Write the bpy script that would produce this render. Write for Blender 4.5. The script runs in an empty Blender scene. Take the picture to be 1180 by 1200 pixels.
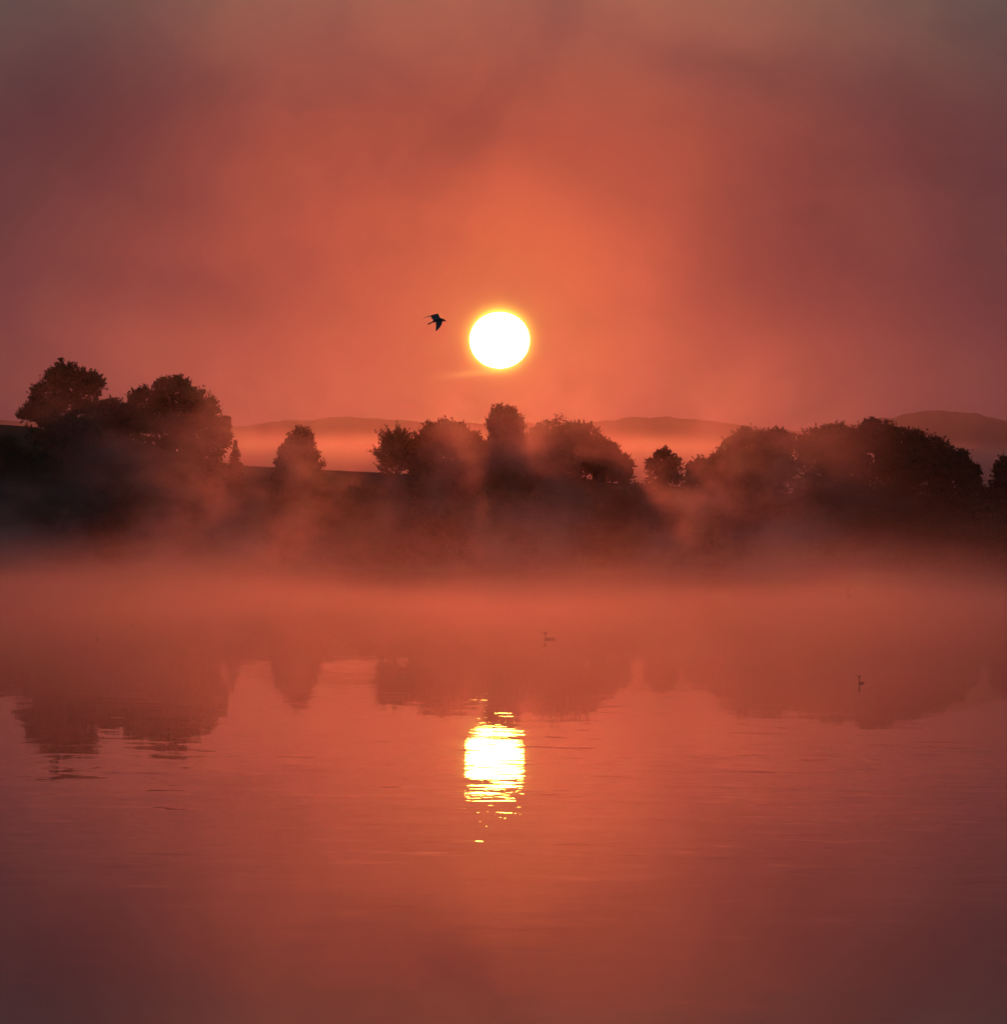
import bpy, bmesh, math, random
import numpy as np
from mathutils import Vector, Matrix, noise as mnoise

random.seed(7)
RNG = np.random.default_rng(7)
scene = bpy.context.scene
COL = scene.collection

# ------------------------------------------------------------------ camera
FPX = 590.0 / math.tan(math.radians(8.9 / 2))      # focal length in photo pixels
CAM = Vector((0.0, 0.0, 3.3))
PITCH = 43.0 / FPX
ROLL = 0.0120
fwd = Vector((0, math.cos(PITCH), math.sin(PITCH)))
right = Vector((1, 0, 0)); up = right.cross(fwd)
rr = right * math.cos(ROLL) + up * math.sin(ROLL)
uu = up * math.cos(ROLL) - right * math.sin(ROLL)
cam_d = bpy.data.cameras.new("camera"); cam = bpy.data.objects.new("camera", cam_d); COL.objects.link(cam)
cam_d.sensor_fit = 'HORIZONTAL'
cam_d.angle = math.radians(8.9)
cam_d.clip_start = 0.5; cam_d.clip_end = 80000
M = Matrix((rr, uu, -fwd)).transposed().to_4x4(); M.translation = CAM
cam.matrix_world = M
scene.camera = cam

def ray(px, py):
    return (fwd + rr * ((px - 590) / FPX) + uu * ((600 - py) / FPX)).normalized()
def at(px, py, Y):
    d = ray(px, py)
    return CAM + d * (Y / d.y)
def mpp(Y):                                          # metres per photo pixel at distance Y
    return Y / FPX

SUN_DIR = ray(585.5, 398.5)
SUN_EL = math.asin(SUN_DIR.z); SUN_AZ = math.atan2(SUN_DIR.x, SUN_DIR.y)

# ------------------------------------------------------------------ node helpers
class NT:
    def __init__(self, nt):
        self.nt = nt; self.n = nt.nodes; self.l = nt.links
        self.n.clear()
    def node(self, t, **kw):
        x = self.n.new(t)
        for k, v in kw.items():
            setattr(x, k, v)
        return x
    def put(self, sock, v):
        if v is None: return
        if isinstance(v, bpy.types.NodeSocket): self.l.new(v, sock)
        elif isinstance(v, (tuple, list)) and sock.type == 'RGBA' and len(v) == 3: sock.default_value = (*v, 1)
        else: sock.default_value = v
    def m(self, op, a, b=None, c=None, clamp=False):
        x = self.node('ShaderNodeMath', operation=op, use_clamp=clamp)
        for i, v in enumerate((a, b, c)): self.put(x.inputs[i], v)
        return x.outputs[0]
    def v(self, op, a, b=None, scale=None):
        x = self.node('ShaderNodeVectorMath', operation=op)
        self.put(x.inputs[0], a)
        if b is not None: self.put(x.inputs[1], b)
        if scale is not None: self.put(x.inputs['Scale'], scale)
        return x.outputs['Value'] if op in ('LENGTH', 'DISTANCE', 'DOT_PRODUCT') else x.outputs[0]
    def noise(self, vec, scale=1, detail=2, rough=0.5, dist=0.0):
        x = self.node('ShaderNodeTexNoise')
        self.put(x.inputs['Vector'], vec); self.put(x.inputs['Scale'], scale)
        self.put(x.inputs['Detail'], detail); self.put(x.inputs['Roughness'], rough); self.put(x.inputs['Distortion'], dist)
        return x
    def smooth(self, val, a, b, lo=0.0, hi=1.0):
        x = self.node('ShaderNodeMapRange', interpolation_type='SMOOTHSTEP')
        self.put(x.inputs[0], val)
        for i, q in enumerate((a, b, lo, hi)): self.put(x.inputs[i + 1], q)
        return x.outputs[0]
    def comb(self, x, y, z):
        c = self.node('ShaderNodeCombineXYZ')
        for i, q in enumerate((x, y, z)): self.put(c.inputs[i], q)
        return c.outputs[0]
    def sep(self, v):
        s = self.node('ShaderNodeSeparateXYZ'); self.put(s.inputs[0], v)
        return s.outputs
    def mix(self, f, a, b, blend='MIX'):
        x = self.node('ShaderNodeMix', data_type='RGBA', blend_type=blend)
        self.put(x.inputs[0], f); self.put(x.inputs[6], a); self.put(x.inputs[7], b)
        return x.outputs[2]
    def exp(self, a):
        return self.m('EXPONENT', a)

def material(name):
    m = bpy.data.materials.new(name); m.use_nodes = True
    return m, NT(m.node_tree)

# ------------------------------------------------------------------ world: dawn sky with smoky cloud
world = bpy.data.worlds.new("World"); scene.world = world; world.use_nodes = True
w = NT(world.node_tree)
dirv = w.node('ShaderNodeTexCoord').outputs['Generated']
sky = w.node('ShaderNodeTexSky', sky_type='NISHITA', sun_disc=False, sun_elevation=SUN_EL, sun_rotation=SUN_AZ,
             air_density=1.6, dust_density=5.0, ozone_density=1.0, altitude=400)
ang = w.v('DISTANCE', dirv, tuple(SUN_DIR))                        # ~ radians from the sun
dx, dy, dz = w.sep(dirv)
ex = w.m('SUBTRACT', dx, SUN_DIR.x); ez = w.m('SUBTRACT', dz, SUN_DIR.z)
def fall(k): return w.exp(w.m('MULTIPLY', ang, -1.0 / k))
def blob(px, py, wx, wy, amp):
    """soft patch of cloud in the sky, given by the direction it stands in"""
    d = ray(px, py)
    a = w.m('DIVIDE', w.m('SUBTRACT', wdx, d.x), wx / FPX); b = w.m('DIVIDE', w.m('SUBTRACT', wdz, d.z), wy / FPX)
    s = w.m('ADD', w.m('MULTIPLY', a, a), w.m('MULTIPLY', b, b))
    return w.m('MULTIPLY', w.exp(w.m('MULTIPLY', s, -1.0)), amp)
# domain warp for the cloud
wn = w.noise(dirv, 26, 3, 0.55).outputs['Color']
warp = w.v('SCALE', w.v('SUBTRACT', wn, (0.5, 0.5, 0.5)), scale=0.034)
wdir = w.v('ADD', dirv, warp)
wdx, wdy, wdz = w.sep(wdir)
smoke = w.noise(w.v('MULTIPLY', wdir, (1.0, 1.0, 1.2)), 26, 5, 0.55).outputs['Fac']
smoke_f = w.smooth(smoke, 0.3, 0.7, 0.80, 1.17)
dark = None
for args in [(110, 95, 150, 60, .09), (60, 110, 110, 40, .05), (240, 350, 130, 50, .26), (150, 300, 110, 40, .14), (890, 320, 120, 75, .24),
             (1010, 400, 150, 70, .12), (560, 150, 130, 36, .07), (520, 180, 70, 22, .04), (800, 60, 120, 30, .10),
             (1120, 330, 130, 160, .16), (30, 260, 80, 200, .07), (470, 300, 60, 30, .05), (880, 90, 120, 40, .06)]:
    b = blob(*args); b = w.m('MULTIPLY', b, 1.15); dark = b if dark is None else w.m('ADD', dark, b)
bright = None
for args in [(620, 250, 120, 90, .10), (440, 250, 150, 60, .13), (200, 400, 60, 90, .12), (740, 300, 90, 70, .10), (850, 420, 60, 30, .10), (300, 150, 160, 50, .08)]:
    b = blob(*args); b = w.m('MULTIPLY', b, 1.3); bright = b if bright is None else w.m('ADD', bright, b)
mod = w.m('MULTIPLY', smoke_f, w.m('ADD', w.m('SUBTRACT', 1.0, dark), bright))
gx = w.m('DIVIDE', ex, 480 / FPX)
side = w.exp(w.m('MULTIPLY', w.m('MULTIPLY', gx, gx), -1.0))                       # the glow fades sideways
vert = w.exp(w.m('MULTIPLY', w.m('ABSOLUTE', ez), -FPX / 760.0))                   # and more slowly upwards
glow = w.m('MULTIPLY', w.m('MULTIPLY', side, vert), w.smooth(dz, 0.012, 0.050, 0.36, 1.0))
R = w.m('ADD', w.m('ADD', w.m('MULTIPLY', glow, 0.475), w.m('MULTIPLY', fall(0.010), 0.15)), 0.047)
G = w.m('ADD', w.m('ADD', w.m('MULTIPLY', glow, 0.055), w.m('MULTIPLY', fall(0.009), 0.11)), 0.033)
B = w.m('ADD', w.m('ADD', w.m('MULTIPLY', glow, 0.006), w.m('MULTIPLY', fall(0.004), 0.02)), 0.046)
# greyer, greener light higher up
hi = w.smooth(dz, 0.060, 0.10)
R = w.m('ADD', R, w.m('MULTIPLY', hi, 0.02)); G = w.m('ADD', G, w.m('MULTIPLY', hi, 0.060)); B = w.m('ADD', B, w.m('MULTIPLY', hi, 0.040))
zen = w.smooth(dz, 0.10, 0.40)
R = w.m('ADD', R, w.m('MULTIPLY', zen, 0.01)); G = w.m('ADD', G, w.m('MULTIPLY', zen, 0.035)); B = w.m('ADD', B, w.m('MULTIPLY', zen, 0.13))
# bright cloud streak just under the sun
st = w.m('MULTIPLY', blob(0, 0, 1, 1, 0.0), 0.0)
d0 = ray(556, 437)
sa = w.m('DIVIDE', w.m('SUBTRACT', dx, d0.x), 34 / FPX)
sb = w.m('DIVIDE', w.m('SUBTRACT', w.m('SUBTRACT', dz, d0.z), w.m('MULTIPLY', w.m('SUBTRACT', dx, d0.x), 0.12)), 4.0 / FPX)
streak = w.exp(w.m('MULTIPLY', w.m('ADD', w.m('MULTIPLY', sa, sa), w.m('MULTIPLY', sb, sb)), -1.0))
R = w.m('ADD', R, w.m('MULTIPLY', streak, 0.20)); G = w.m('ADD', G, w.m('MULTIPLY', streak, 0.17)); B = w.m('ADD', B, w.m('MULTIPLY', streak, 0.03))
# yellow aureole hugging the disc
rim = w.exp(w.m('MULTIPLY', w.m('MAXIMUM', w.m('SUBTRACT', ang, 0.0046), 0.0), -1.0 / 0.0005))
R = w.m('ADD', R, w.m('MULTIPLY', rim, 0.5)); G = w.m('ADD', G, w.m('MULTIPLY', rim, 0.55)); B = w.m('ADD', B, w.m('MULTIPLY', rim, 0.05))
au = w.exp(w.m('MULTIPLY', w.m('MAXIMUM', w.m('SUBTRACT', ang, 0.0046), 0.0), -1.0 / 0.0008))
R = w.m('ADD', R, w.m('MULTIPLY', au, 0.6)); G = w.m('ADD', G, w.m('MULTIPLY', au, 0.38)); B = w.m('ADD', B, w.m('MULTIPLY', au, 0.04))
veil = w.comb(w.m('MULTIPLY', R, mod), w.m('MULTIPLY', G, w.m('POWER', mod, 0.85)), w.m('MULTIPLY', B, w.m('POWER', mod, 0.35)))
base = w.v('SCALE', sky.outputs[0], scale=1.0)
bg1 = w.node('ShaderNodeBackground'); w.put(bg1.inputs[0], sky.outputs[0]); bg1.inputs[1].default_value = 0.0015
bg2 = w.node('ShaderNodeBackground'); w.put(bg2.inputs[0], veil); bg2.inputs[1].default_value = 1.0
add = w.node('ShaderNodeAddShader'); w.l.new(bg1.outputs[0], add.inputs[0]); w.l.new(bg2.outputs[0], add.inputs[1])
out = w.node('ShaderNodeOutputWorld'); w.l.new(add.outputs[0], out.inputs[0])
world.cycles.sampling_method = 'MANUAL'; world.cycles.sample_map_resolution = 1024

# ------------------------------------------------------------------ sun lamp
sl = bpy.data.lights.new("sunlight", 'SUN'); sl.energy = 0.050; sl.color = (1.0, 0.118, 0.042); sl.cycles.use_multiple_importance_sampling = False; sl.angle = math.radians(0.5)
so = bpy.data.objects.new("sunlight", sl); COL.objects.link(so)
e2 = SUN_EL + math.radians(0.65)
lamp_dir = Vector((math.sin(SUN_AZ) * math.cos(e2), math.cos(SUN_AZ) * math.cos(e2), math.sin(e2)))
so.rotation_euler = lamp_dir.to_track_quat('Z', 'Y').to_euler()
so.location = (0, 900, 120)

# ------------------------------------------------------------------ exposure / render
scene.view_settings.view_transform = 'Standard'; scene.view_settings.look = 'None'
scene.view_settings.exposure = 0.0; scene.view_settings.gamma = 1.0
scene.view_settings.use_curve_mapping = False
scene.render.engine = 'CYCLES'
cy = scene.cycles
cy.max_bounces = 5; cy.glossy_bounces = 3; cy.diffuse_bounces = 1; cy.transmission_bounces = 1
cy.volume_bounces = 0; cy.transparent_max_bounces = 8
cy.use_denoising = True; cy.denoiser = 'OPENIMAGEDENOISE'
cy.use_adaptive_sampling = True; cy.adaptive_threshold = 0.03
cy.sample_clamp_indirect = 12; cy.blur_glossy = 0; cy.caustics_reflective = False; cy.caustics_refractive = False
cy.volume_step_rate = 0.5; cy.volume_max_steps = 256
cy.time_limit = 1100

# ------------------------------------------------------------------ object helpers
def mesh_obj(name, verts, faces, mat=None, parent=None, smooth=False):
    me = bpy.data.meshes.new(name)
    me.from_pydata(verts if isinstance(verts, list) else verts.tolist(), [], faces if isinstance(faces, list) else faces.tolist())
    me.update()
    if smooth: me.polygons.foreach_set('use_smooth', [True] * len(me.polygons))
    o = bpy.data.objects.new(name, me); COL.objects.link(o)
    if mat: me.materials.append(mat)
    if parent: o.parent = parent
    return o
def tag(o, label=None, cat=None, group=None, kind=None):
    if label: o['label'] = label
    if cat: o['category'] = cat
    if group: o['group'] = group
    if kind: o['kind'] = kind
    return o
def empty(name, loc):
    o = bpy.data.objects.new(name, None); COL.objects.link(o); o.location = loc
    o.empty_display_size = 1.0
    return o

# ------------------------------------------------------------------ materials
def leaf_mat(name, a, b):
    m, t = material(name)
    geo = t.node('ShaderNodeNewGeometry')
    c = t.mix(t.noise(geo.outputs['Position'], 0.8, 3).outputs['Fac'], a, b)
    d = t.node('ShaderNodeBsdfDiffuse'); t.put(d.inputs[0], c)
    tr = t.node('ShaderNodeBsdfTranslucent'); t.put(tr.inputs[0], c)
    mx = t.node('ShaderNodeMixShader'); mx.inputs[0].default_value = 0.25
    t.l.new(d.outputs[0], mx.inputs[1]); t.l.new(tr.outputs[0], mx.inputs[2])
    o = t.node('ShaderNodeOutputMaterial'); t.l.new(mx.outputs[0], o.inputs[0])
    return m
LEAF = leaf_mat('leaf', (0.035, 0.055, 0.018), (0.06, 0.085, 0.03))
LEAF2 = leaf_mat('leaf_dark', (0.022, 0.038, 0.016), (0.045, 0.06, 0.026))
def simple(name, a, b, scale, rough=0.9, bump=0.0):
    m, t = material(name)
    geo = t.node('ShaderNodeNewGeometry')
    n = t.noise(geo.outputs['Position'], scale, 5, 0.6).outputs['Fac']
    p = t.node('ShaderNodeBsdfPrincipled'); t.put(p.inputs['Base Color'], t.mix(n, a, b)); p.inputs['Roughness'].default_value = rough; p.inputs['Specular IOR Level'].default_value = 0.0 if rough > 0.85 else 0.4
    if bump:
        bm_ = t.node('ShaderNodeBump'); bm_.inputs['Distance'].default_value = bump; t.put(bm_.inputs['Height'], n)
        t.l.new(bm_.outputs[0], p.inputs['Normal'])
    o = t.node('ShaderNodeOutputMaterial'); t.l.new(p.outputs[0], o.inputs[0])
    return m
BARK = simple('bark', (0.03, 0.024, 0.02), (0.09, 0.07, 0.055), 4, 0.9, 0.05)
GRASS = simple('meadow', (0.020, 0.026, 0.014), (0.042, 0.044, 0.022), 0.15, 0.95)
FOREST = simple('wooded_slope', (0.030, 0.045, 0.030), (0.055, 0.070, 0.050), 0.01, 0.95)
FEATHER = simple('dark_feather', (0.035, 0.03, 0.028), (0.09, 0.08, 0.075), 9, 0.7)
BEAK = simple('beak', (0.05, 0.03, 0.02), (0.09, 0.05, 0.03), 20, 0.5)

# water
WATER, t = material('lake_water')
P = t.node('ShaderNodeNewGeometry').outputs['Position']
def slope(scale, amp, det=2, off=(0, 0, 0)):
    c = t.noise(t.v('ADD', P, off), scale, det, 0.5).outputs['Color']
    return t.v('SCALE', t.v('SUBTRACT', c, (0.5, 0.5, 0.5)), scale=amp)
patch = t.smooth(t.noise(t.v('MULTIPLY', P, (1, 0.6, 1)), 0.045, 3).outputs['Fac'], 0.40, 0.68, 0.6, 1.5)
def rare(scale, amp, off):
    c = t.v('SUBTRACT', t.noise(t.v('ADD', P, off), scale, 2, 0.5).outputs['Color'], (0.5, 0.5, 0.5))
    return t.v('SCALE', t.v('MULTIPLY', t.v('MULTIPLY', c, c), c), scale=amp)
s = t.v('ADD', slope(0.65, 0.0044), slope(2.3, 0.0017, 2, (31, 7, 0)))
s = t.v('ADD', s, rare(0.9, 0.42, (5, 91, 0)))
s = t.v('ADD', s, rare(5.0, 0.29, (17, 3, 0)))
s = t.v('SCALE', s, scale=patch)
wy_ = t.sep(P)[1]                                     # a breath of wind on the water 65-90 m out, calmer before and beyond
s = t.v('SCALE', s, scale=t.m('MULTIPLY', t.smooth(wy_, 100, 121, 1.5, 0.45), t.smooth(wy_, 56, 88, 0.2, 1.0)))
sx, sy, _ = t.sep(s)
nrm = t.v('NORMALIZE', t.comb(sx, sy, 1.0))
dif = t.node('ShaderNodeBsdfDiffuse'); t.put(dif.inputs[0], (0.012, 0.014, 0.012))
gl = t.node('ShaderNodeBsdfGlossy'); gl.distribution = 'BECKMANN'; gl.inputs['Roughness'].default_value = 0.0
fr = t.node('ShaderNodeFresnel'); fr.inputs['IOR'].default_value = 1.333
t.l.new(nrm, gl.inputs['Normal']); t.l.new(nrm, fr.inputs['Normal'])
mx = t.node('ShaderNodeMixShader'); t.l.new(fr.outputs[0], mx.inputs[0]); t.l.new(dif.outputs[0], mx.inputs[1]); t.l.new(gl.outputs[0], mx.inputs[2])
o = t.node('ShaderNodeOutputMaterial'); t.l.new(mx.outputs[0], o.inputs[0])

# ------------------------------------------------------------------ terrain
ridge_pts = [(at(px, py, 1150).x, at(px, py, 1150).z) for px, py in
             [(-250, 478), (-100, 489), (0, 497), (30, 499), (120, 515), (210, 534), (285, 546), (360, 549), (440, 553), (600, 562), (750, 568), (800, 570), (900, 578), (1180, 582), (1500, 586)]]
RX = np.array([q[0] for q in ridge_pts]); RZ = np.array([q[1] for q in ridge_pts])
def sstep(a, b, x):
    k = np.clip((x - a) / (b - a), 0, 1); return k * k * (3 - 2 * k)
def shore(x):
    return 1000 + 3.0 * np.sin(x * 0.045 + 1) + 1.5 * np.sin(x * 0.13)
def height(x, y):
    x = np.asarray(x, float); y = np.asarray(y, float)
    r = np.interp(x, RX, RZ)
    s0 = shore(x)
    lake = -1.5 + 2.4 * sstep(s0 - 8, s0 + 6, y)
    bank = (r - 0.9) * sstep(s0 + 8, 1150, y) * (1 - sstep(1155, 1750, y))
    near = 3.1 * (1 - sstep(1, 14, y))
    wob = 0.25 * np.sin(x * 0.09 + y * 0.05) * sstep(s0 + 5, s0 + 40, y) * (1 - sstep(1100, 1150, y) * 0.6)
    return lake + bank + near + wob
xs = np.unique(np.concatenate([np.linspace(-2900, -150, 24), np.arange(-150, 151, 2.5), np.linspace(150, 2900, 24)]))
ys = np.unique(np.concatenate([np.array([-90, -30, -5, 0, 2, 4, 6, 8, 10, 12, 15, 30, 200, 600, 950]), np.arange(985, 1015, 1.5), np.arange(1015, 1175, 6.0), np.arange(1175, 1760, 40.0), np.arange(1760, 5600, 160.0)]))
XX, YY = np.meshgrid(xs, ys)
ZZ = height(XX, YY)
def grid_obj(name, XX, YY, ZZ, mat):
    ny, nx = XX.shape
    V = np.stack([XX.ravel(), YY.ravel(), ZZ.ravel()], 1)
    i = np.arange(ny - 1)[:, None] * nx + np.arange(nx - 1)[None, :]
    F = np.stack([i, i + 1, i + nx + 1, i + nx], -1).reshape(-1, 4)
    return mesh_obj(name, V, F, mat, smooth=True)
tag(grid_obj('ground', XX, YY, ZZ, GRASS), kind='structure')
wx = np.linspace(-2850, 2850, 20); wy = np.linspace(-60, 1012, 20)
XX, YY = np.meshgrid(wx, wy)
tag(grid_obj('water', XX, YY, np.zeros_like(XX), WATER), kind='structure')

# distant hills
def hill(name, pts, Y, depth):
    hx = np.array([at(a, b, Y).x for a, b in pts]); hz = np.array([at(a, b, Y).z for a, b in pts])
    X1 = np.linspace(hx[0], hx[-1], 420)
    prof = np.interp(X1, hx, hz)
    k = np.hanning(19); k /= k.sum()
    prof = np.convolve(np.pad(prof, 9, mode='edge'), k, 'valid')
    rough = np.array([mnoise.noise(Vector((q * 0.05, Y * 0.01, 0))) + 0.6 * mnoise.noise(Vector((q * 0.17, Y * .01, 3))) for q in X1])
    prof = prof + rough * 2.0
    prof *= np.clip((X1 - hx[0]) / 60, 0, 1) * np.clip((hx[-1] - X1) / 60, 0, 1)
    D = np.linspace(-1, 1, 41)
    X2, D2 = np.meshgrid(X1, D)
    Z2 = prof[None, :] * (np.cos(D2 * math.pi) * 0.5 + 0.5) - 0.5
    Y2 = Y + D2 * depth + 12 * np.sin(X2 * 0.02)
    tag(grid_obj(name, X2, Y2, Z2, FOREST), kind='structure')
hill('hills', [(-700, 560), (-300, 510), (0, 492), (150, 500), (270, 499), (310, 496), (350, 491), (385, 489), (420, 488), (450, 490), (480, 493), (560, 495), (640, 495), (700, 494), (720, 489),
               (745, 487), (790, 488), (830, 492), (870, 497), (920, 505), (1100, 515), (1400, 540), (1600, 560)], 4300, 500)
hill('hills', [(780, 560), (880, 520), (940, 505), (1000, 495), (1050, 487), (1085, 482), (1112, 480), (1140, 484), (1180, 494), (1240, 500), (1400, 505), (1700, 560)], 3300, 420)

# ------------------------------------------------------------------ haze and mist
def box(name, lo, hi_, mat):
    (x0, y0, z0), (x1, y1, z1) = lo, hi_
    V = [(x0, y0, z0), (x1, y0, z0), (x1, y1, z0), (x0, y1, z0), (x0, y0, z1), (x1, y0, z1), (x1, y1, z1), (x0, y1, z1)]
    F = [(0, 3, 2, 1), (4, 5, 6, 7), (0, 1, 5, 4), (1, 2, 6, 5), (2, 3, 7, 6), (3, 0, 4, 7)]
    return tag(mesh_obj(name, V, F, mat), kind='stuff')
HAZE, t = material('haze')
pv = t.node('ShaderNodeVolumePrincipled'); pv.inputs['Color'].default_value = (0.95, 0.95, 0.95, 1); pv.inputs['Density'].default_value = 0.9e-5; pv.inputs['Anisotropy'].default_value = 0.94
o = t.node('ShaderNodeOutputMaterial'); t.l.new(pv.outputs[0], o.inputs['Volume'])
box('haze', (-2990, -110, -2.6), (2990, 5700, 135), HAZE)

def mist_volume(name, dens_of, lo, hi_, side_share):
    global px_, py_, pz_, z0, P, t
    mat_, t = material(name)
    P = t.node('ShaderNodeNewGeometry').outputs['Position']
    px_, py_, pz_ = t.sep(P); z0 = t.m('MAXIMUM', pz_, 0.0)
    pv = t.node('ShaderNodeVolumePrincipled'); pv.inputs['Color'].default_value = (0.95, 0.95, 0.95, 1); pv.inputs['Anisotropy'].default_value = 0.94
    d = dens_of()
    t.put(pv.inputs['Density'], t.m('MULTIPLY', d, 1 - side_share))
    iso = t.node('ShaderNodeVolumeScatter'); iso.inputs['Color'].default_value = (0.95, 0.95, 0.95, 1); t.put(iso.inputs['Density'], t.m('MULTIPLY', d, side_share))
    ad = t.node('ShaderNodeAddShader'); t.l.new(pv.outputs[0], ad.inputs[0]); t.l.new(iso.outputs[0], ad.inputs[1])
    o = t.node('ShaderNodeOutputMaterial'); t.l.new(ad.outputs[0], o.inputs['Volume'])
    return box('mist', lo, hi_, mat_)
def low_mist():                                      # the thin sheet lying on the water
    n = t.noise(t.v('MULTIPLY', P, (1 / 24, 1 / 180, 1 / 6)), 1.0, 2).outputs['Fac']
    lump = t.smooth(n, 0.30, 0.70, 0.2, 1.8)
    d = t.m('MULTIPLY', t.exp(t.m('DIVIDE', z0, t.m('MULTIPLY', t.m('MULTIPLY', t.m('ADD', lump, 0.45), 0.52), -1.0))), t.m('MULTIPLY', t.m('MULTIPLY', t.smooth(py_, 5, 200), t.smooth(py_, 150, 420, 1.1, 1.0)), t.smooth(py_, 350, 660, 1, 0.09)))
    return t.m('MULTIPLY', d, t.m('MULTIPLY', t.m('ADD', lump, 0.3), 0.0085))
# (photo column, strength of tall vapour, strength of the low bank of mist)
PLUMES = [(-60, .1, .5), (20, .2, .5), (80, .2, .7), (130, .4, .7), (185, .9, .8), (235, .9, .8), (285, .55, .7), (345, 1.0, .6), (395, .35, .3), (450, .12, .15), (500, .45, .15), (550, 1.0, .25), (600, 1.0, .3), (655, 1.1, .25),
          (720, .35, .15), (760, .2, .12), (800, .8, .4), (850, 1.0, .7), (905, .9, .7), (960, .4, .5), (1020, .12, .3), (1080, .04, .12), (1140, .04, .06), (1240, .04, .06)]
def rising_mist():                                   # vapour rising in columns before the far bank
    nz = t.noise(t.v('MULTIPLY', P, (1 / 9, 1 / 160, 1 / 8)), 1.0, 5, 0.62).outputs['Fac']
    qx = t.m('ADD', t.m('SUBTRACT', px_, t.m('MULTIPLY', z0, 0.12)), t.m('MULTIPLY', t.m('SUBTRACT', nz, 0.5), 24.0))
    x0, x1 = at(-60, 650, 880).x, at(1240, 650, 880).x
    cr = t.node('ShaderNodeValToRGB'); cr.color_ramp.interpolation = 'B_SPLINE'
    el = cr.color_ramp.elements
    while len(el) > 1: el.remove(el[0])
    for i, (pxx, v_, lo_) in enumerate(PLUMES):
        f = (at(pxx, 650, 880).x - x0) / (x1 - x0)
        e = el[0] if i == 0 else el.new(f)
        e.position = f; e.color = (v_, lo_, 0, 1)
    t.put(cr.inputs[0], t.m('DIVIDE', t.m('SUBTRACT', qx, x0), x1 - x0))
    amp = t.node('ShaderNodeSeparateColor'); t.l.new(cr.outputs[0], amp.inputs[0]); bank = amp.outputs[1]; amp = amp.outputs[0]
    tall = t.exp(t.m('MULTIPLY', t.m('POWER', t.m('MULTIPLY', z0, 1 / 20), 2), -1))
    short = t.exp(t.m('MULTIPLY', t.m('MAXIMUM', t.m('SUBTRACT', z0, t.m('MULTIPLY', t.m('SUBTRACT', nz, 0.46), 34.0)), -2.0), -1 / 3.6))
    d = t.m('ADD', t.m('MULTIPLY', t.m('MULTIPLY', amp, tall), 0.0034), t.m('MULTIPLY', t.m('MULTIPLY', short, bank), 0.0046))
    d = t.m('MULTIPLY', d, t.smooth(nz, 0.40, 0.66, 0.06, 2.0))
    return t.m('MULTIPLY', d, t.m('MULTIPLY', t.smooth(py_, 640, 860), t.m('MULTIPLY', t.smooth(py_, 1020, 1060, 1, 0), t.smooth(pz_, 24, 33, 1, 0))))
mist_volume('low_mist', low_mist, (-240, 4, -0.8), (240, 1012, 7.5), 0.12)
mist_volume('rising_mist', rising_mist, (-200, 630, -0.8), (200, 1065, 34), 0.62)

VAL, t = material('valley_mist')
P = t.node('ShaderNodeNewGeometry').outputs['Position']
px_, py_, pz_ = t.sep(P)
vn = t.noise(t.v('MULTIPLY', P, (1 / 260, 1 / 500, 1 / 60)), 1.0, 2).outputs['Fac']
top = t.m('ADD', pz_, t.m('MULTIPLY', t.m('SUBTRACT', vn, 0.5), 10.0))
dens = t.m('MULTIPLY', t.m('MULTIPLY', t.smooth(top, 43, 54, 1, 0), t.smooth(py_, 2620, 2760)), 0.0075)
thin = t.m('MULTIPLY', t.m('MULTIPLY', t.smooth(pz_, 60, 122, 1, 0), t.smooth(py_, 1500, 2000)), 0.00022)
fwdthin = t.m('MULTIPLY', thin, 0.06)
pv = t.node('ShaderNodeVolumePrincipled'); pv.inputs['Color'].default_value = (0.95, 0.95, 0.95, 1); pv.inputs['Anisotropy'].default_value = 0.94
t.put(pv.inputs['Density'], t.m('ADD', dens, fwdthin))
iso = t.node('ShaderNodeVolumeScatter'); iso.inputs['Color'].default_value = (0.95, 0.95, 0.95, 1); t.put(iso.inputs['Density'], t.m('MULTIPLY', thin, 1.0))
ad = t.node('ShaderNodeAddShader'); t.l.new(pv.outputs[0], ad.inputs[0]); t.l.new(iso.outputs[0], ad.inputs[1])
o = t.node('ShaderNodeOutputMaterial'); t.l.new(ad.outputs[0], o.inputs['Volume'])
box('mist', (-900, 1480, -0.9), (900, 3150, 126), VAL)

# ------------------------------------------------------------------ sun disc
SUNM, t = material('sun_surface')
em = t.node('ShaderNodeEmission'); em.inputs[0].default_value = (1.0, 0.72, 0.11, 1); em.inputs[1].default_value = 42
o = t.node('ShaderNodeOutputMaterial'); t.l.new(em.outputs[0], o.inputs[0])
SUNM.cycles.emission_sampling = 'NONE'
bm = bmesh.new(); bmesh.ops.create_uvsphere(bm, u_segments=96, v_segments=64, radius=1)
me = bpy.data.meshes.new('sun'); bm.to_mesh(me); bm.free()
me.polygons.foreach_set('use_smooth', [True] * len(me.polygons)); me.materials.append(SUNM)
sun = bpy.data.objects.new('sun', me); COL.objects.link(sun)
DS = 40000; rs = 35.0 / FPX * DS
sun.location = CAM + SUN_DIR * DS; sun.scale = (rs, rs, rs * 0.94)
tag(sun, 'blazing white sun disc hanging low above the misty trees', 'sun')

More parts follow.
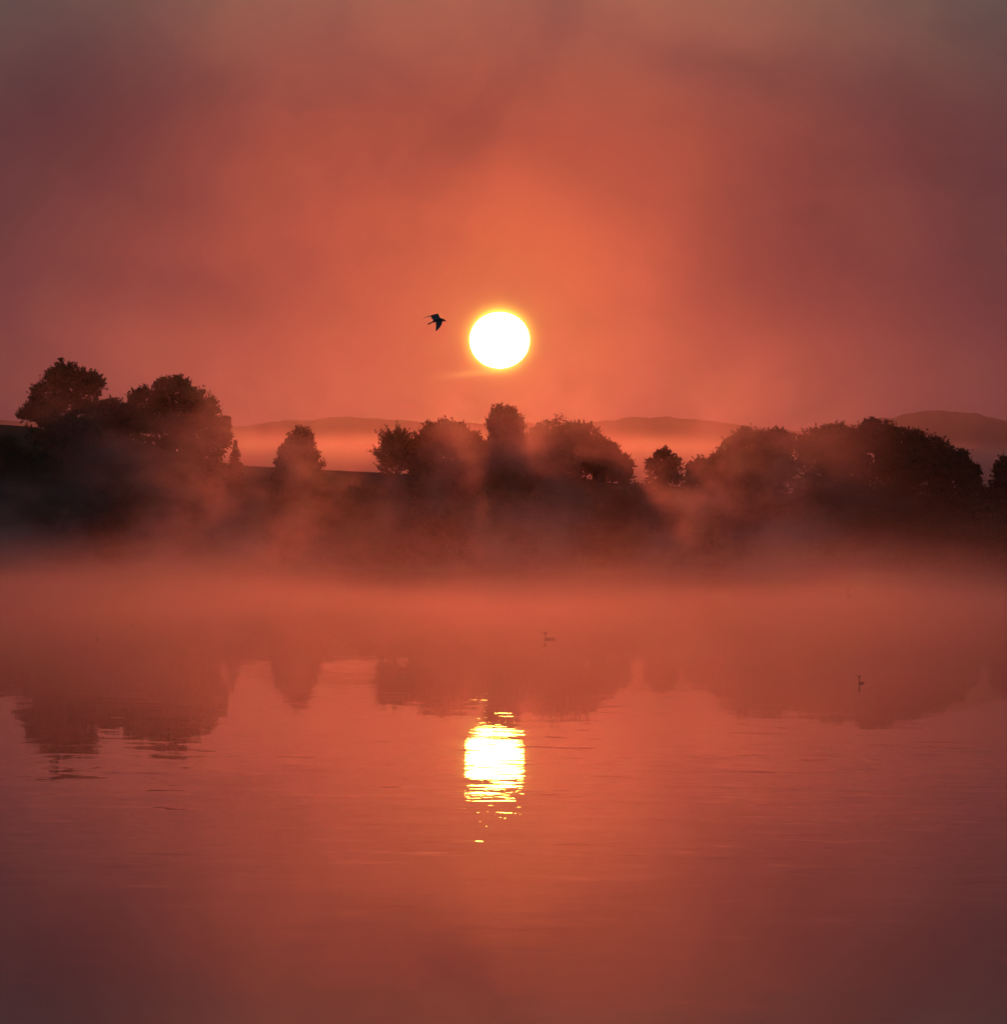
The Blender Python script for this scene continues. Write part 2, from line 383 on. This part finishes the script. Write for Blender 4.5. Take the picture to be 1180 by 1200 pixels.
# ------------------------------------------------------------------ trees
def tube(V, F, p0, p1, r0, r1, n=7, bend=0.0):
    p0 = Vector(p0); p1 = Vector(p1)
    d = (p1 - p0); L = d.length
    if L < 1e-4: return
    d.normalize()
    a = d.orthogonal().normalized(); b = d.cross(a)
    segs = 4
    start = len(V)
    off = Vector((random.uniform(-1, 1), random.uniform(-1, 1), 0)) * bend * L
    for i in range(segs + 1):
        f = i / segs
        c = p0 + (p1 - p0) * f + off * math.sin(f * math.pi)
        r = r0 + (r1 - r0) * f
        for j in range(n):
            q = j * 2 * math.pi / n
            V.append(tuple(c + (a * math.cos(q) + b * math.sin(q)) * r))
    for i in range(segs):
        for j in range(n):
            k = (j + 1) % n
            F.append((start + i * n + j, start + i * n + k, start + (i + 1) * n + k, start + (i + 1) * n + j))
    F.append(tuple(start + segs * n + j for j in range(n)))

def leaves_mesh(C, size, rng, elong=1.7):
    """rhombic leaf sprays centred on the points C"""
    n = len(C)
    d = rng.normal(size=(n, 3)); d /= np.linalg.norm(d, axis=1, keepdims=True)
    e = rng.normal(size=(n, 3)); e -= d * (e * d).sum(1, keepdims=True); e /= np.linalg.norm(e, axis=1, keepdims=True)
    s = size * rng.uniform(0.6, 1.25, size=(n, 1))
    V = np.stack([C - d * s * 0.5 * elong, C + e * s * 0.42, C + d * s * 0.5 * elong, C - e * s * 0.42], 1).reshape(-1, 3)
    F = np.arange(4 * n).reshape(-1, 4)
    return V, F

def crown_points(lobes, rng, per_clump, clump_r, spacing):
    """leaf centres in twig clumps that fill the lobes and break their outline"""
    out_ = []
    for (c, r) in lobes:
        c = np.array(c); r = np.array(r)
        area = 4 * math.pi * ((r[0] * r[1]) ** 1.6 / 3 + (r[0] * r[2]) ** 1.6 / 3 + (r[1] * r[2]) ** 1.6 / 3) ** (1 / 1.6)
        n = max(14, int(area / spacing ** 2))
        d = rng.normal(size=(n, 3)); d /= np.linalg.norm(d, axis=1, keepdims=True)
        rad = np.where(rng.random((n, 1)) < 0.72, rng.uniform(0.70, 1.08, (n, 1)), rng.uniform(0.2, 0.8, (n, 1)))
        cc = c + d * r * rad
        for q, dd in zip(cc, d):
            k = int(per_clump * rng.uniform(0.5, 1.4))
            cr = clump_r * rng.uniform(0.55, 1.35)
            pts = rng.normal(size=(k, 3)) * cr * np.array([0.55, 0.55, 0.45])
            # the spray runs outward and up a little
            tdir = dd + np.array([0, 0, 0.35]); tdir /= np.linalg.norm(tdir) + 1e-6
            pts += tdir * rng.uniform(-0.6, 1.0, (k, 1)) * cr * 0.8
            out_.append(q + pts)
    return np.concatenate(out_)

def broadleaf(name, label, px, Y, lobes_px, cat='tree', group='trees on the far shore', leaf=0.30, per=34, clump=0.50, spacing=0.92, mat=None, seed=1, trunk_r=0.35, sat=(0.14, 0.27), twigs=1.0):
    rng = np.random.default_rng(seed); random.seed(seed)
    bx = at(px, 600, Y).x; bz = float(height(bx, Y))
    root = empty(name, (bx, Y, bz - 0.1))
    tag(root, label, cat, group)
    k = mpp(Y)
    lobes = []
    for (lx, ly, rx, ry) in lobes_px:
        p_ = at(lx, ly, Y)
        dep = (rx * k) * 0.95
        lobes.append(((p_.x - bx, rng.uniform(-0.25, 0.25) * dep, p_.z - bz), (rx * k * .93, dep * .95, ry * k * .93)))
    for (c, r) in list(lobes):                       # boughs that stand out of the main lobes
        for _ in range(7):
            d = rng.normal(size=3); d[2] = abs(d[2]) * 0.9 - 0.15; d /= np.linalg.norm(d)
            f = rng.uniform(*sat)
            lobes.append((tuple(np.array(c) + d * np.array(r) * rng.uniform(0.80, 0.96)), tuple(np.array(r) * f + 0.12)))
    Cn = crown_points(lobes, rng, per, clump, spacing)
    tw = []                                          # single twigs that stick out of the outline
    for (c, r) in lobes:
        c = np.array(c); r = np.array(r)
        for _ in range(int((4 + 9 * r.mean()) * twigs)):
            d = rng.normal(size=3); d /= np.linalg.norm(d)
            g = d + rng.normal(size=3) * 0.35 + np.array([0, 0, 0.35]); g /= np.linalg.norm(g)
            L = rng.uniform(0.4, 1.15)
            tt = np.linspace(0, 1, 9)[:, None]
            tw.append(c + d * r * 0.95 + g * tt * L + rng.normal(size=(9, 3)) * 0.10 * (1.1 - tt))
    Cn = np.concatenate([Cn] + tw)
    Cn = Cn[Cn[:, 2] > 0.1]
    V, F = leaves_mesh(Cn, leaf, rng)
    # trunk with limbs
    TV, TF = [], []
    zt = max(l[0][2] for l in lobes)
    fork = Vector((0, 0, max(0.8, zt * 0.42)))
    tube(TV, TF, (0, 0, -0.2), fork, trunk_r, trunk_r * 0.72, 9, 0.02)
    for (c, r) in lobes[:len(lobes_px)]:
        c = Vector(c)
        if c.z < fork.z * 0.8: continue
        tube(TV, TF, fork * random.uniform(0.85, 1.0), c, trunk_r * 0.5, 0.07, 6, 0.06)
        for _ in range(5):
            dd = Vector((random.gauss(0, 1), random.gauss(0, 1), random.gauss(0.3, 0.8))).normalized()
            e = c + Vector((dd.x * r[0], dd.y * r[1], dd.z * r[2])) * 0.95
            tube(TV, TF, c.lerp(fork, 0.25), e, 0.07, 0.02, 5, 0.05)
    mesh_obj('trunk', TV, TF, BARK, root, True)
    mesh_obj('crown', V, F, mat or LEAF, root)
    return root

broadleaf('birch_tree', 'tall loose-crowned birch at far left, highest of the shore trees', 75, 1085,
          [(78, 447, 25, 28), (60, 461, 22, 22), (98, 458, 19, 22), (112, 452, 8, 13), (45, 478, 15, 13), (32, 487, 9, 8), (82, 484, 42, 24), (75, 512, 46, 26)], seed=11, per=26, spacing=1.15, clump=.45, twigs=1.6)
broadleaf('bushy_tree', 'low bushy tree wedged between the two tall left trees', 136, 1075,
          [(134, 483, 20, 15), (146, 500, 26, 24), (125, 505, 30, 28), (140, 545, 42, 34), (100, 560, 50, 34)], seed=12, mat=LEAF2)
broadleaf('broad_tree', 'broad round-topped tree with a ragged right side, beside the small spruce', 208, 1055,
          [(203, 462, 28, 23), (174, 471, 21, 19), (234, 476, 20, 20), (250, 497, 16, 21), (258, 516, 9, 18), (200, 500, 48, 34), (215, 540, 48, 34), (200, 580, 60, 34)], seed=13, per=28, spacing=1.0, twigs=1.4)
broadleaf('dome_tree', 'isolated bullet-shaped tree standing alone at the foot of the field', 350, 1030,
          [(350, 519, 14, 18), (350, 532, 23, 22), (350, 552, 30, 28), (350, 580, 35, 34), (350, 612, 34, 30)], seed=14, spacing=0.8, clump=.45, sat=(.10, .17))
broadleaf('round_tree', 'dome-crowned tree to the right of the sparse feathery tree', 522, 1035,
          [(520, 512, 29, 20), (500, 521, 18, 18), (546, 523, 20, 18), (486, 537, 17, 22), (566, 545, 18, 24), (525, 546, 44, 30), (525, 590, 44, 40)], seed=15)
broadleaf('narrow_tree', 'narrow round-headed tree directly beneath the sun', 593, 1045,
          [(592, 497, 21, 20), (595, 520, 25, 25), (570, 540, 18, 22), (614, 540, 20, 24), (595, 560, 28, 40), (595, 610, 32, 36)], seed=16, spacing=.85, sat=(.10, .2))
broadleaf('spreading_tree', 'large spreading tree right of the sun with stepped right edge', 665, 1025,
          [(655, 512, 31, 21), (688, 514, 18, 18), (630, 521, 20, 18), (704, 532, 20, 18), (722, 548, 17, 17), (655, 555, 62, 40), (733, 556, 9, 13), (680, 600, 60, 40)], seed=17)
broadleaf('small_tree', 'small thin-crowned tree standing in the gap right of centre', 778, 1060,
          [(778, 545, 19, 16), (778, 562, 25, 16), (770, 590, 22, 25), (752, 588, 18, 24), (800, 590, 18, 24)], seed=18, per=20, spacing=1.25, clump=.4, twigs=2.0)
broadleaf('bushy_tree', 'low shouldered tree at the left end of the right-hand grove', 832, 1050,
          [(828, 550, 20, 14), (838, 566, 33, 24), (836, 600, 34, 30)], seed=19)
broadleaf('grove_tree', 'hazy tree lit by rising mist, second in the right-hand grove', 885, 1035,
          [(878, 521, 28, 20), (908, 521, 24, 18), (858, 536, 20, 16), (885, 556, 48, 34), (885, 600, 48, 36)], seed=20)
broadleaf('grove_tree', 'flat-topped tree in the middle of the right-hand grove', 972, 1030,
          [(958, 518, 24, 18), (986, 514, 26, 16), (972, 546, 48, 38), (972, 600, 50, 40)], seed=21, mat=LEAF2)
broadleaf('grove_tree', 'tallest dark tree of the right-hand grove, below the far hill', 1035, 1020,
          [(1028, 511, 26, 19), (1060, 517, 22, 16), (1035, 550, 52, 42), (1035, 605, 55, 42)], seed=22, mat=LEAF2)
broadleaf('grove_tree', 'dark tree sloping down at the right end of the grove', 1098, 1025,
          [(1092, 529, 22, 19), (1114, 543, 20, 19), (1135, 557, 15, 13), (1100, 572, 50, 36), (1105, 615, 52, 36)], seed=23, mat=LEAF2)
broadleaf('edge_tree', 'dark tree cut off by the right edge of the picture', 1182, 1030,
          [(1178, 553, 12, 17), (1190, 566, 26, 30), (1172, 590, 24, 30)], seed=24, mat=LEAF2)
broadleaf('edge_tree', 'dark low tree in shade at the left edge below the field brow', 10, 1040,
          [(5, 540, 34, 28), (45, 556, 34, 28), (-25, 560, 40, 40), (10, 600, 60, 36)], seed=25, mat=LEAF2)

# small spruce
def spruce(px, tip, base, Y, half, label):
    rng = np.random.default_rng(31); random.seed(31)
    bx = at(px, 600, Y).x; bz = float(height(bx, Y)); k = mpp(Y)
    ztip = at(px, tip, Y).z - bz
    root = empty('spruce_tree', (bx, Y, bz - .1)); tag(root, label, 'tree', 'trees on the far shore')
    TV, TF = [], []; tube(TV, TF, (0, 0, -.2), (0, 0, ztip - .1), 0.2, 0.02, 7)
    pts = []
    z = ztip
    while z > 0.4:
        f = (ztip - z) / (ztip - (at(px, base, Y).z - bz)); rad = min(f, 1.25) * half * k + 0.08
        nb = 7 + int(5 * min(f, 1))
        for i in range(nb):
            a = rng.uniform(0, 2 * math.pi); L = rad * rng.uniform(.75, 1.15)
            e = Vector((math.cos(a) * L, math.sin(a) * L, z - L * .28))
            tube(TV, TF, (0, 0, z), e, .03, .01, 4)
            for q in np.linspace(.15, 1, max(4, int(L * 9))):
                for _ in range(3):
                    pts.append(np.array([e.x * q, e.y * q, z + (e.z - z) * q]) + rng.normal(size=3) * .09)
        z -= 0.42
    mesh_obj('trunk', TV, TF, BARK, root, True)
    V, F = leaves_mesh(np.array(pts), 0.24, rng, 2.2)
    mesh_obj('crown', V, F, LEAF2, root)
spruce(275, 517, 548, 1050, 10, 'small pointed spruce at the right foot of the broad tree')

# sparse feathery tree of upward-spraying branches
def feathery(px, Y, label):
    rng = np.random.default_rng(41); random.seed(41)
    bx = at(px, 600, Y).x; bz = float(height(bx, Y)); k = mpp(Y)
    root = empty('feathery_tree', (bx, Y, bz - .1)); tag(root, label, 'tree', 'trees on the far shore')
    TV, TF, pts = [], [], []
    zb = at(px, 562, Y).z - bz; zt = at(px, 489, Y).z - bz; H = (zt - zb) * 0.86
    tube(TV, TF, (0, 0, -.2), (0, 0, zb + H * .75), .25, .05, 8)
    def twig(p0, dr, L, r, depth):
        p1 = p0 + dr * L
        tube(TV, TF, p0, p1, r, r * .35, 5, .03)
        for q in np.linspace(.25, 1, max(4, int(L * 3.2))):
            for _ in range(5):
                pts.append(np.array(p0.lerp(p1, q)) + rng.normal(size=3) * .12)
        if depth > 0:
            for _ in range(6):
                d2 = (dr + Vector(rng.normal(size=3)) * .42 + Vector((0, 0, .22))).normalized()
                twig(p0.lerp(p1, rng.uniform(.3, .95)), d2, L * rng.uniform(.35, .55), r * .5, depth - 1)
    for i in range(85):
        f = rng.uniform(0.0, .8)
        a = rng.uniform(0, 2 * math.pi)
        el = rng.uniform(.25, 1.0) if f < .5 else rng.uniform(.6, 1.35)
        dr = Vector((math.cos(a) * math.cos(el), math.sin(a) * math.cos(el), math.sin(el)))
        L = H * (.60 - .30 * f) * rng.uniform(.5, 1.1)
        twig(Vector((0, 0, zb + H * f * .85)), dr, L, .04, 1)
    mesh_obj('trunk', TV, TF, BARK, root, True)
    V, F = leaves_mesh(np.array(pts), 0.16, rng, 2.6)
    mesh_obj('crown', V, F, LEAF, root)
feathery(463, 1045, 'sparse feathery tree with fine upward sprays on the field edge')

# bushes one can tell in the mist
for i, (px, py, rx, ry, Y, lab) in enumerate([
        (212, 606, 24, 26, 1012, 'dark bush veiled by mist under the broad tree'),
        (262, 596, 20, 26, 1014, 'dark bush in the mist below the small spruce'),
        (120, 606, 34, 30, 1012, 'wide dark bush at the water under the low bushy left tree'),
        (425, 598, 36, 30, 1014, 'dark bush below the open field between dome tree and feathery tree'),
        (480, 596, 34, 32, 1012, 'dark rounded bush below the feathery tree'),
        (745, 604, 36, 34, 1012, 'dark bush on the shore between spreading tree and small tree'),
        (800, 610, 30, 28, 1012, 'misty bush on the shore just right of the small tree'),
        (1160, 620, 34, 30, 1012, 'dark bush on the shore at the foot of the right edge tree')]):
    broadleaf('bush', lab, px, Y, [(px, py, rx, ry), (px - rx * .6, py + 12, rx * .7, ry * .8), (px + rx * .55, py + 10, rx * .7, ry * .8), (px, py + 32, rx * 1.1, ry)],
              cat='bush', group='bushes along the far shore', seed=60 + i, mat=LEAF2, trunk_r=.12)

# tangled growth along the bank
rng = np.random.default_rng(77)
cl = []
for x in np.arange(-150, 150, 0.8):
    for _ in range(5):
        yy = shore(x) + rng.uniform(4, 30)
        hmax = 2.2 + 2.2 * (mnoise.noise(Vector((x * .06, yy * .02, 4))) + .6)
        g = float(height(x, yy))
        c = np.array([x + rng.uniform(-.6, .6), yy, g + rng.uniform(0, max(.6, hmax))])
        cl.append(c + rng.normal(size=(26, 3)) * np.array([.7, .7, .55]))
V, F = leaves_mesh(np.concatenate(cl), .38, rng)
tag(mesh_obj('undergrowth', V, F, LEAF2), 'dark tangled undergrowth along the misty far bank', 'undergrowth', kind='stuff')

# ------------------------------------------------------------------ birds
def fused(name, V, F, mat, voxel, parent=None, smooth_it=6):
    o_ = mesh_obj(name, V, F, mat)
    md = o_.modifiers.new('r', 'REMESH'); md.mode = 'VOXEL'; md.voxel_size = voxel
    ms = o_.modifiers.new('s', 'SMOOTH'); ms.factor = .5; ms.iterations = smooth_it
    dg = bpy.context.evaluated_depsgraph_get()
    me = bpy.data.meshes.new_from_object(o_.evaluated_get(dg))
    old = o_.data; o_.modifiers.clear(); o_.data = me; bpy.data.meshes.remove(old); me.name = name
    if not me.materials: me.materials.append(mat)
    me.polygons.foreach_set('use_smooth', [True] * len(me.polygons))
    if parent: o_.parent = parent
    return o_
def loft(V, F, rings, n=14):
    """closed skin through rings (centre, radius across, radius up, axis)"""
    st = len(V)
    for i, (c, ra, rb) in enumerate(rings):
        c = Vector(c)
        c0 = Vector(rings[max(i - 1, 0)][0]); c1 = Vector(rings[min(i + 1, len(rings) - 1)][0])
        ax = (c1 - c0).normalized()
        side = ax.cross(Vector((0, 0, 1)))
        if side.length < .05: side = Vector((0, 1, 0))
        side.normalize(); upv = side.cross(ax)
        for j in range(n):
            q = j * 2 * math.pi / n
            V.append(tuple(c + side * math.cos(q) * ra + upv * math.sin(q) * rb))
    for i in range(len(rings) - 1):
        for j in range(n):
            k = (j + 1) % n
            F.append((st + i * n + j, st + i * n + k, st + (i + 1) * n + k, st + (i + 1) * n + j))
    F.append(tuple(st + j for j in reversed(range(n)))); F.append(tuple(st + (len(rings) - 1) * n + j for j in range(n)))
def slab(V, F, outline, nrm, th):
    """wing or tail: an outline with thickness"""
    st = len(V); n = len(outline); nrm = Vector(nrm).normalized()
    for sgn in (1, -1):
        for q in outline: V.append(tuple(Vector(q) + nrm * th * .5 * sgn))
    F.append(tuple(st + j for j in range(n))); F.append(tuple(st + n + j for j in reversed(range(n))))
    for j in range(n):
        k = (j + 1) % n
        F.append((st + j, st + n + j, st + n + k, st + k))

# flying gull, banked: it flies to the right, one wing raised and swept back, the other hanging
Yg = 150.0; kz = Yg / FPX / 6.556          # metres per pixel of the enlarged detail
g0 = at(480 + 218 / 6.556, 340 + 225 / 6.556, Yg)
gull = empty('gull', tuple(g0)); tag(gull, 'dark gull in flight with swept wings, left of the sun', 'bird')
def gp(u, v, d=0.0):                         # point in the bird's own frame, from its outline
    return ((u - 218) * kz, d, -(v - 225) * kz)
V, F = [], []
loft(V, F, [(gp(150, 258), .006, .004), (gp(172, 246), .018, .010), (gp(195, 235), .036, .033), (gp(218, 227), .044, .046), (gp(240, 226), .040, .042), (gp(256, 228), .030, .032), (gp(266, 231), .022, .022), (gp(276, 235), .010, .010), (gp(288, 240), .003, .003)])
def wing(pts, th):
    for a in range(len(pts) - 1):
        (l0, t0), (l1, t1) = pts[a], pts[a + 1]
        e1 = Vector(l1) - Vector(l0); e2 = Vector(t0) - Vector(l0)
        slab(V, F, [l0, l1, t1, t0], e1.cross(e2), th)
# hanging near wing (leading edge, trailing edge)
wing([(gp(252, 238, -.03), gp(200, 240, -.03)), (gp(248, 262, -.10), gp(204, 272, -.10)), (gp(232, 288, -.17), gp(203, 300, -.17)), (gp(207, 318, -.24), gp(202, 318, -.24))], .016)
# raised far wing, tip swept back
wing([(gp(238, 216, .03), gp(185, 232, .03)), (gp(226, 196, .09), gp(168, 214, .09)), (gp(221, 178, .15), gp(166, 192, .15)), (gp(190, 182, .19), gp(160, 202, .19)), (gp(150, 194, .23), gp(148, 200, .23)), (gp(106, 207, .28), gp(106, 210, .28))], .014)
# tail
slab(V, F, [gp(176, 240), gp(140, 256), gp(142, 268), gp(168, 254)], (0.1, 1, 0.2), .014)
fused('body', V, F, FEATHER, .0065, gull, 2)

# grebes on the water
def grebe(label, px, py, facing, scale=1.0, neck=0.20, body=0.36, turn=0.0, group='grebes on the lake'):
    d = ray(px, py); Yd = -CAM.z / d.z * d.y
    loc = CAM + d * (-CAM.z / d.z)
    r_ = empty('grebe', (loc.x, loc.y, 0)); tag(r_, label, 'bird', group)
    V, F = [], []
    b = body / 2
    loft(V, F, [((-b * 1.05, 0, .050), .006, .005), ((-b * .8, 0, .034), .026, .018), ((-b * .45, 0, .018), .058, .036), ((0, 0, .012), .074, .044), ((b * .5, 0, .010), .064, .040), ((b * .85, 0, .014), .042, .034), ((b, 0, .02), .020, .022)])
    loft(V, F, [((b * .74, 0, .01), .040, .032), ((b * .90, 0, .06), .030, .030), ((b * .94, 0, .06 + neck * .5), .024, .026), ((b * .92, 0, .05 + neck), .024, .026), ((b * .90, 0, .085 + neck), .018, .018)])
    hx = b * .92; hz = .072 + neck
    loft(V, F, [((hx - .060, 0, hz + .018), .008, .010), ((hx - .028, 0, hz + .010), .026, .030), ((hx + .01, 0, hz + .002), .032, .034), ((hx + .042, 0, hz - .006), .018, .019), ((hx + .056, 0, hz - .008), .010, .010)])
    fused('body', V, F, FEATHER, .009, r_, 2)
    BV, BF = [], []
    loft(BV, BF, [((hx + .040, 0, hz - .007), .010, .010), ((hx + .080, 0, hz - .010), .010, .010), ((hx + .125, 0, hz - .014), .003, .003)], 8)
    mesh_obj('beak', BV, BF, BEAK, r_, True)
    r_.rotation_euler = (0, 0, facing + turn); r_.scale = (scale,) * 3
    return r_
grebe('crested grebe swimming left in profile, clearest of the water birds', 645, 749.5, math.pi, 1.15, .13, .36)
grebe('dim upright waterbird seen end-on far out in the mist at right', 994, 699.5, math.pi * 1.45, 2.3, .17, .36)
grebe('waterbird with thin raised neck by the dark tree reflection at right', 1009.5, 801, math.pi * 1.2, .75, .17, .22)
grebe('tiny far waterbird speck in mist at left, lower of two', 114, 750, math.pi * 1.4, .55, .06, .30)
grebe('tiny far waterbird speck in mist at left, upper of two', 156, 733, math.pi * 1.4, .55, .06, .30)
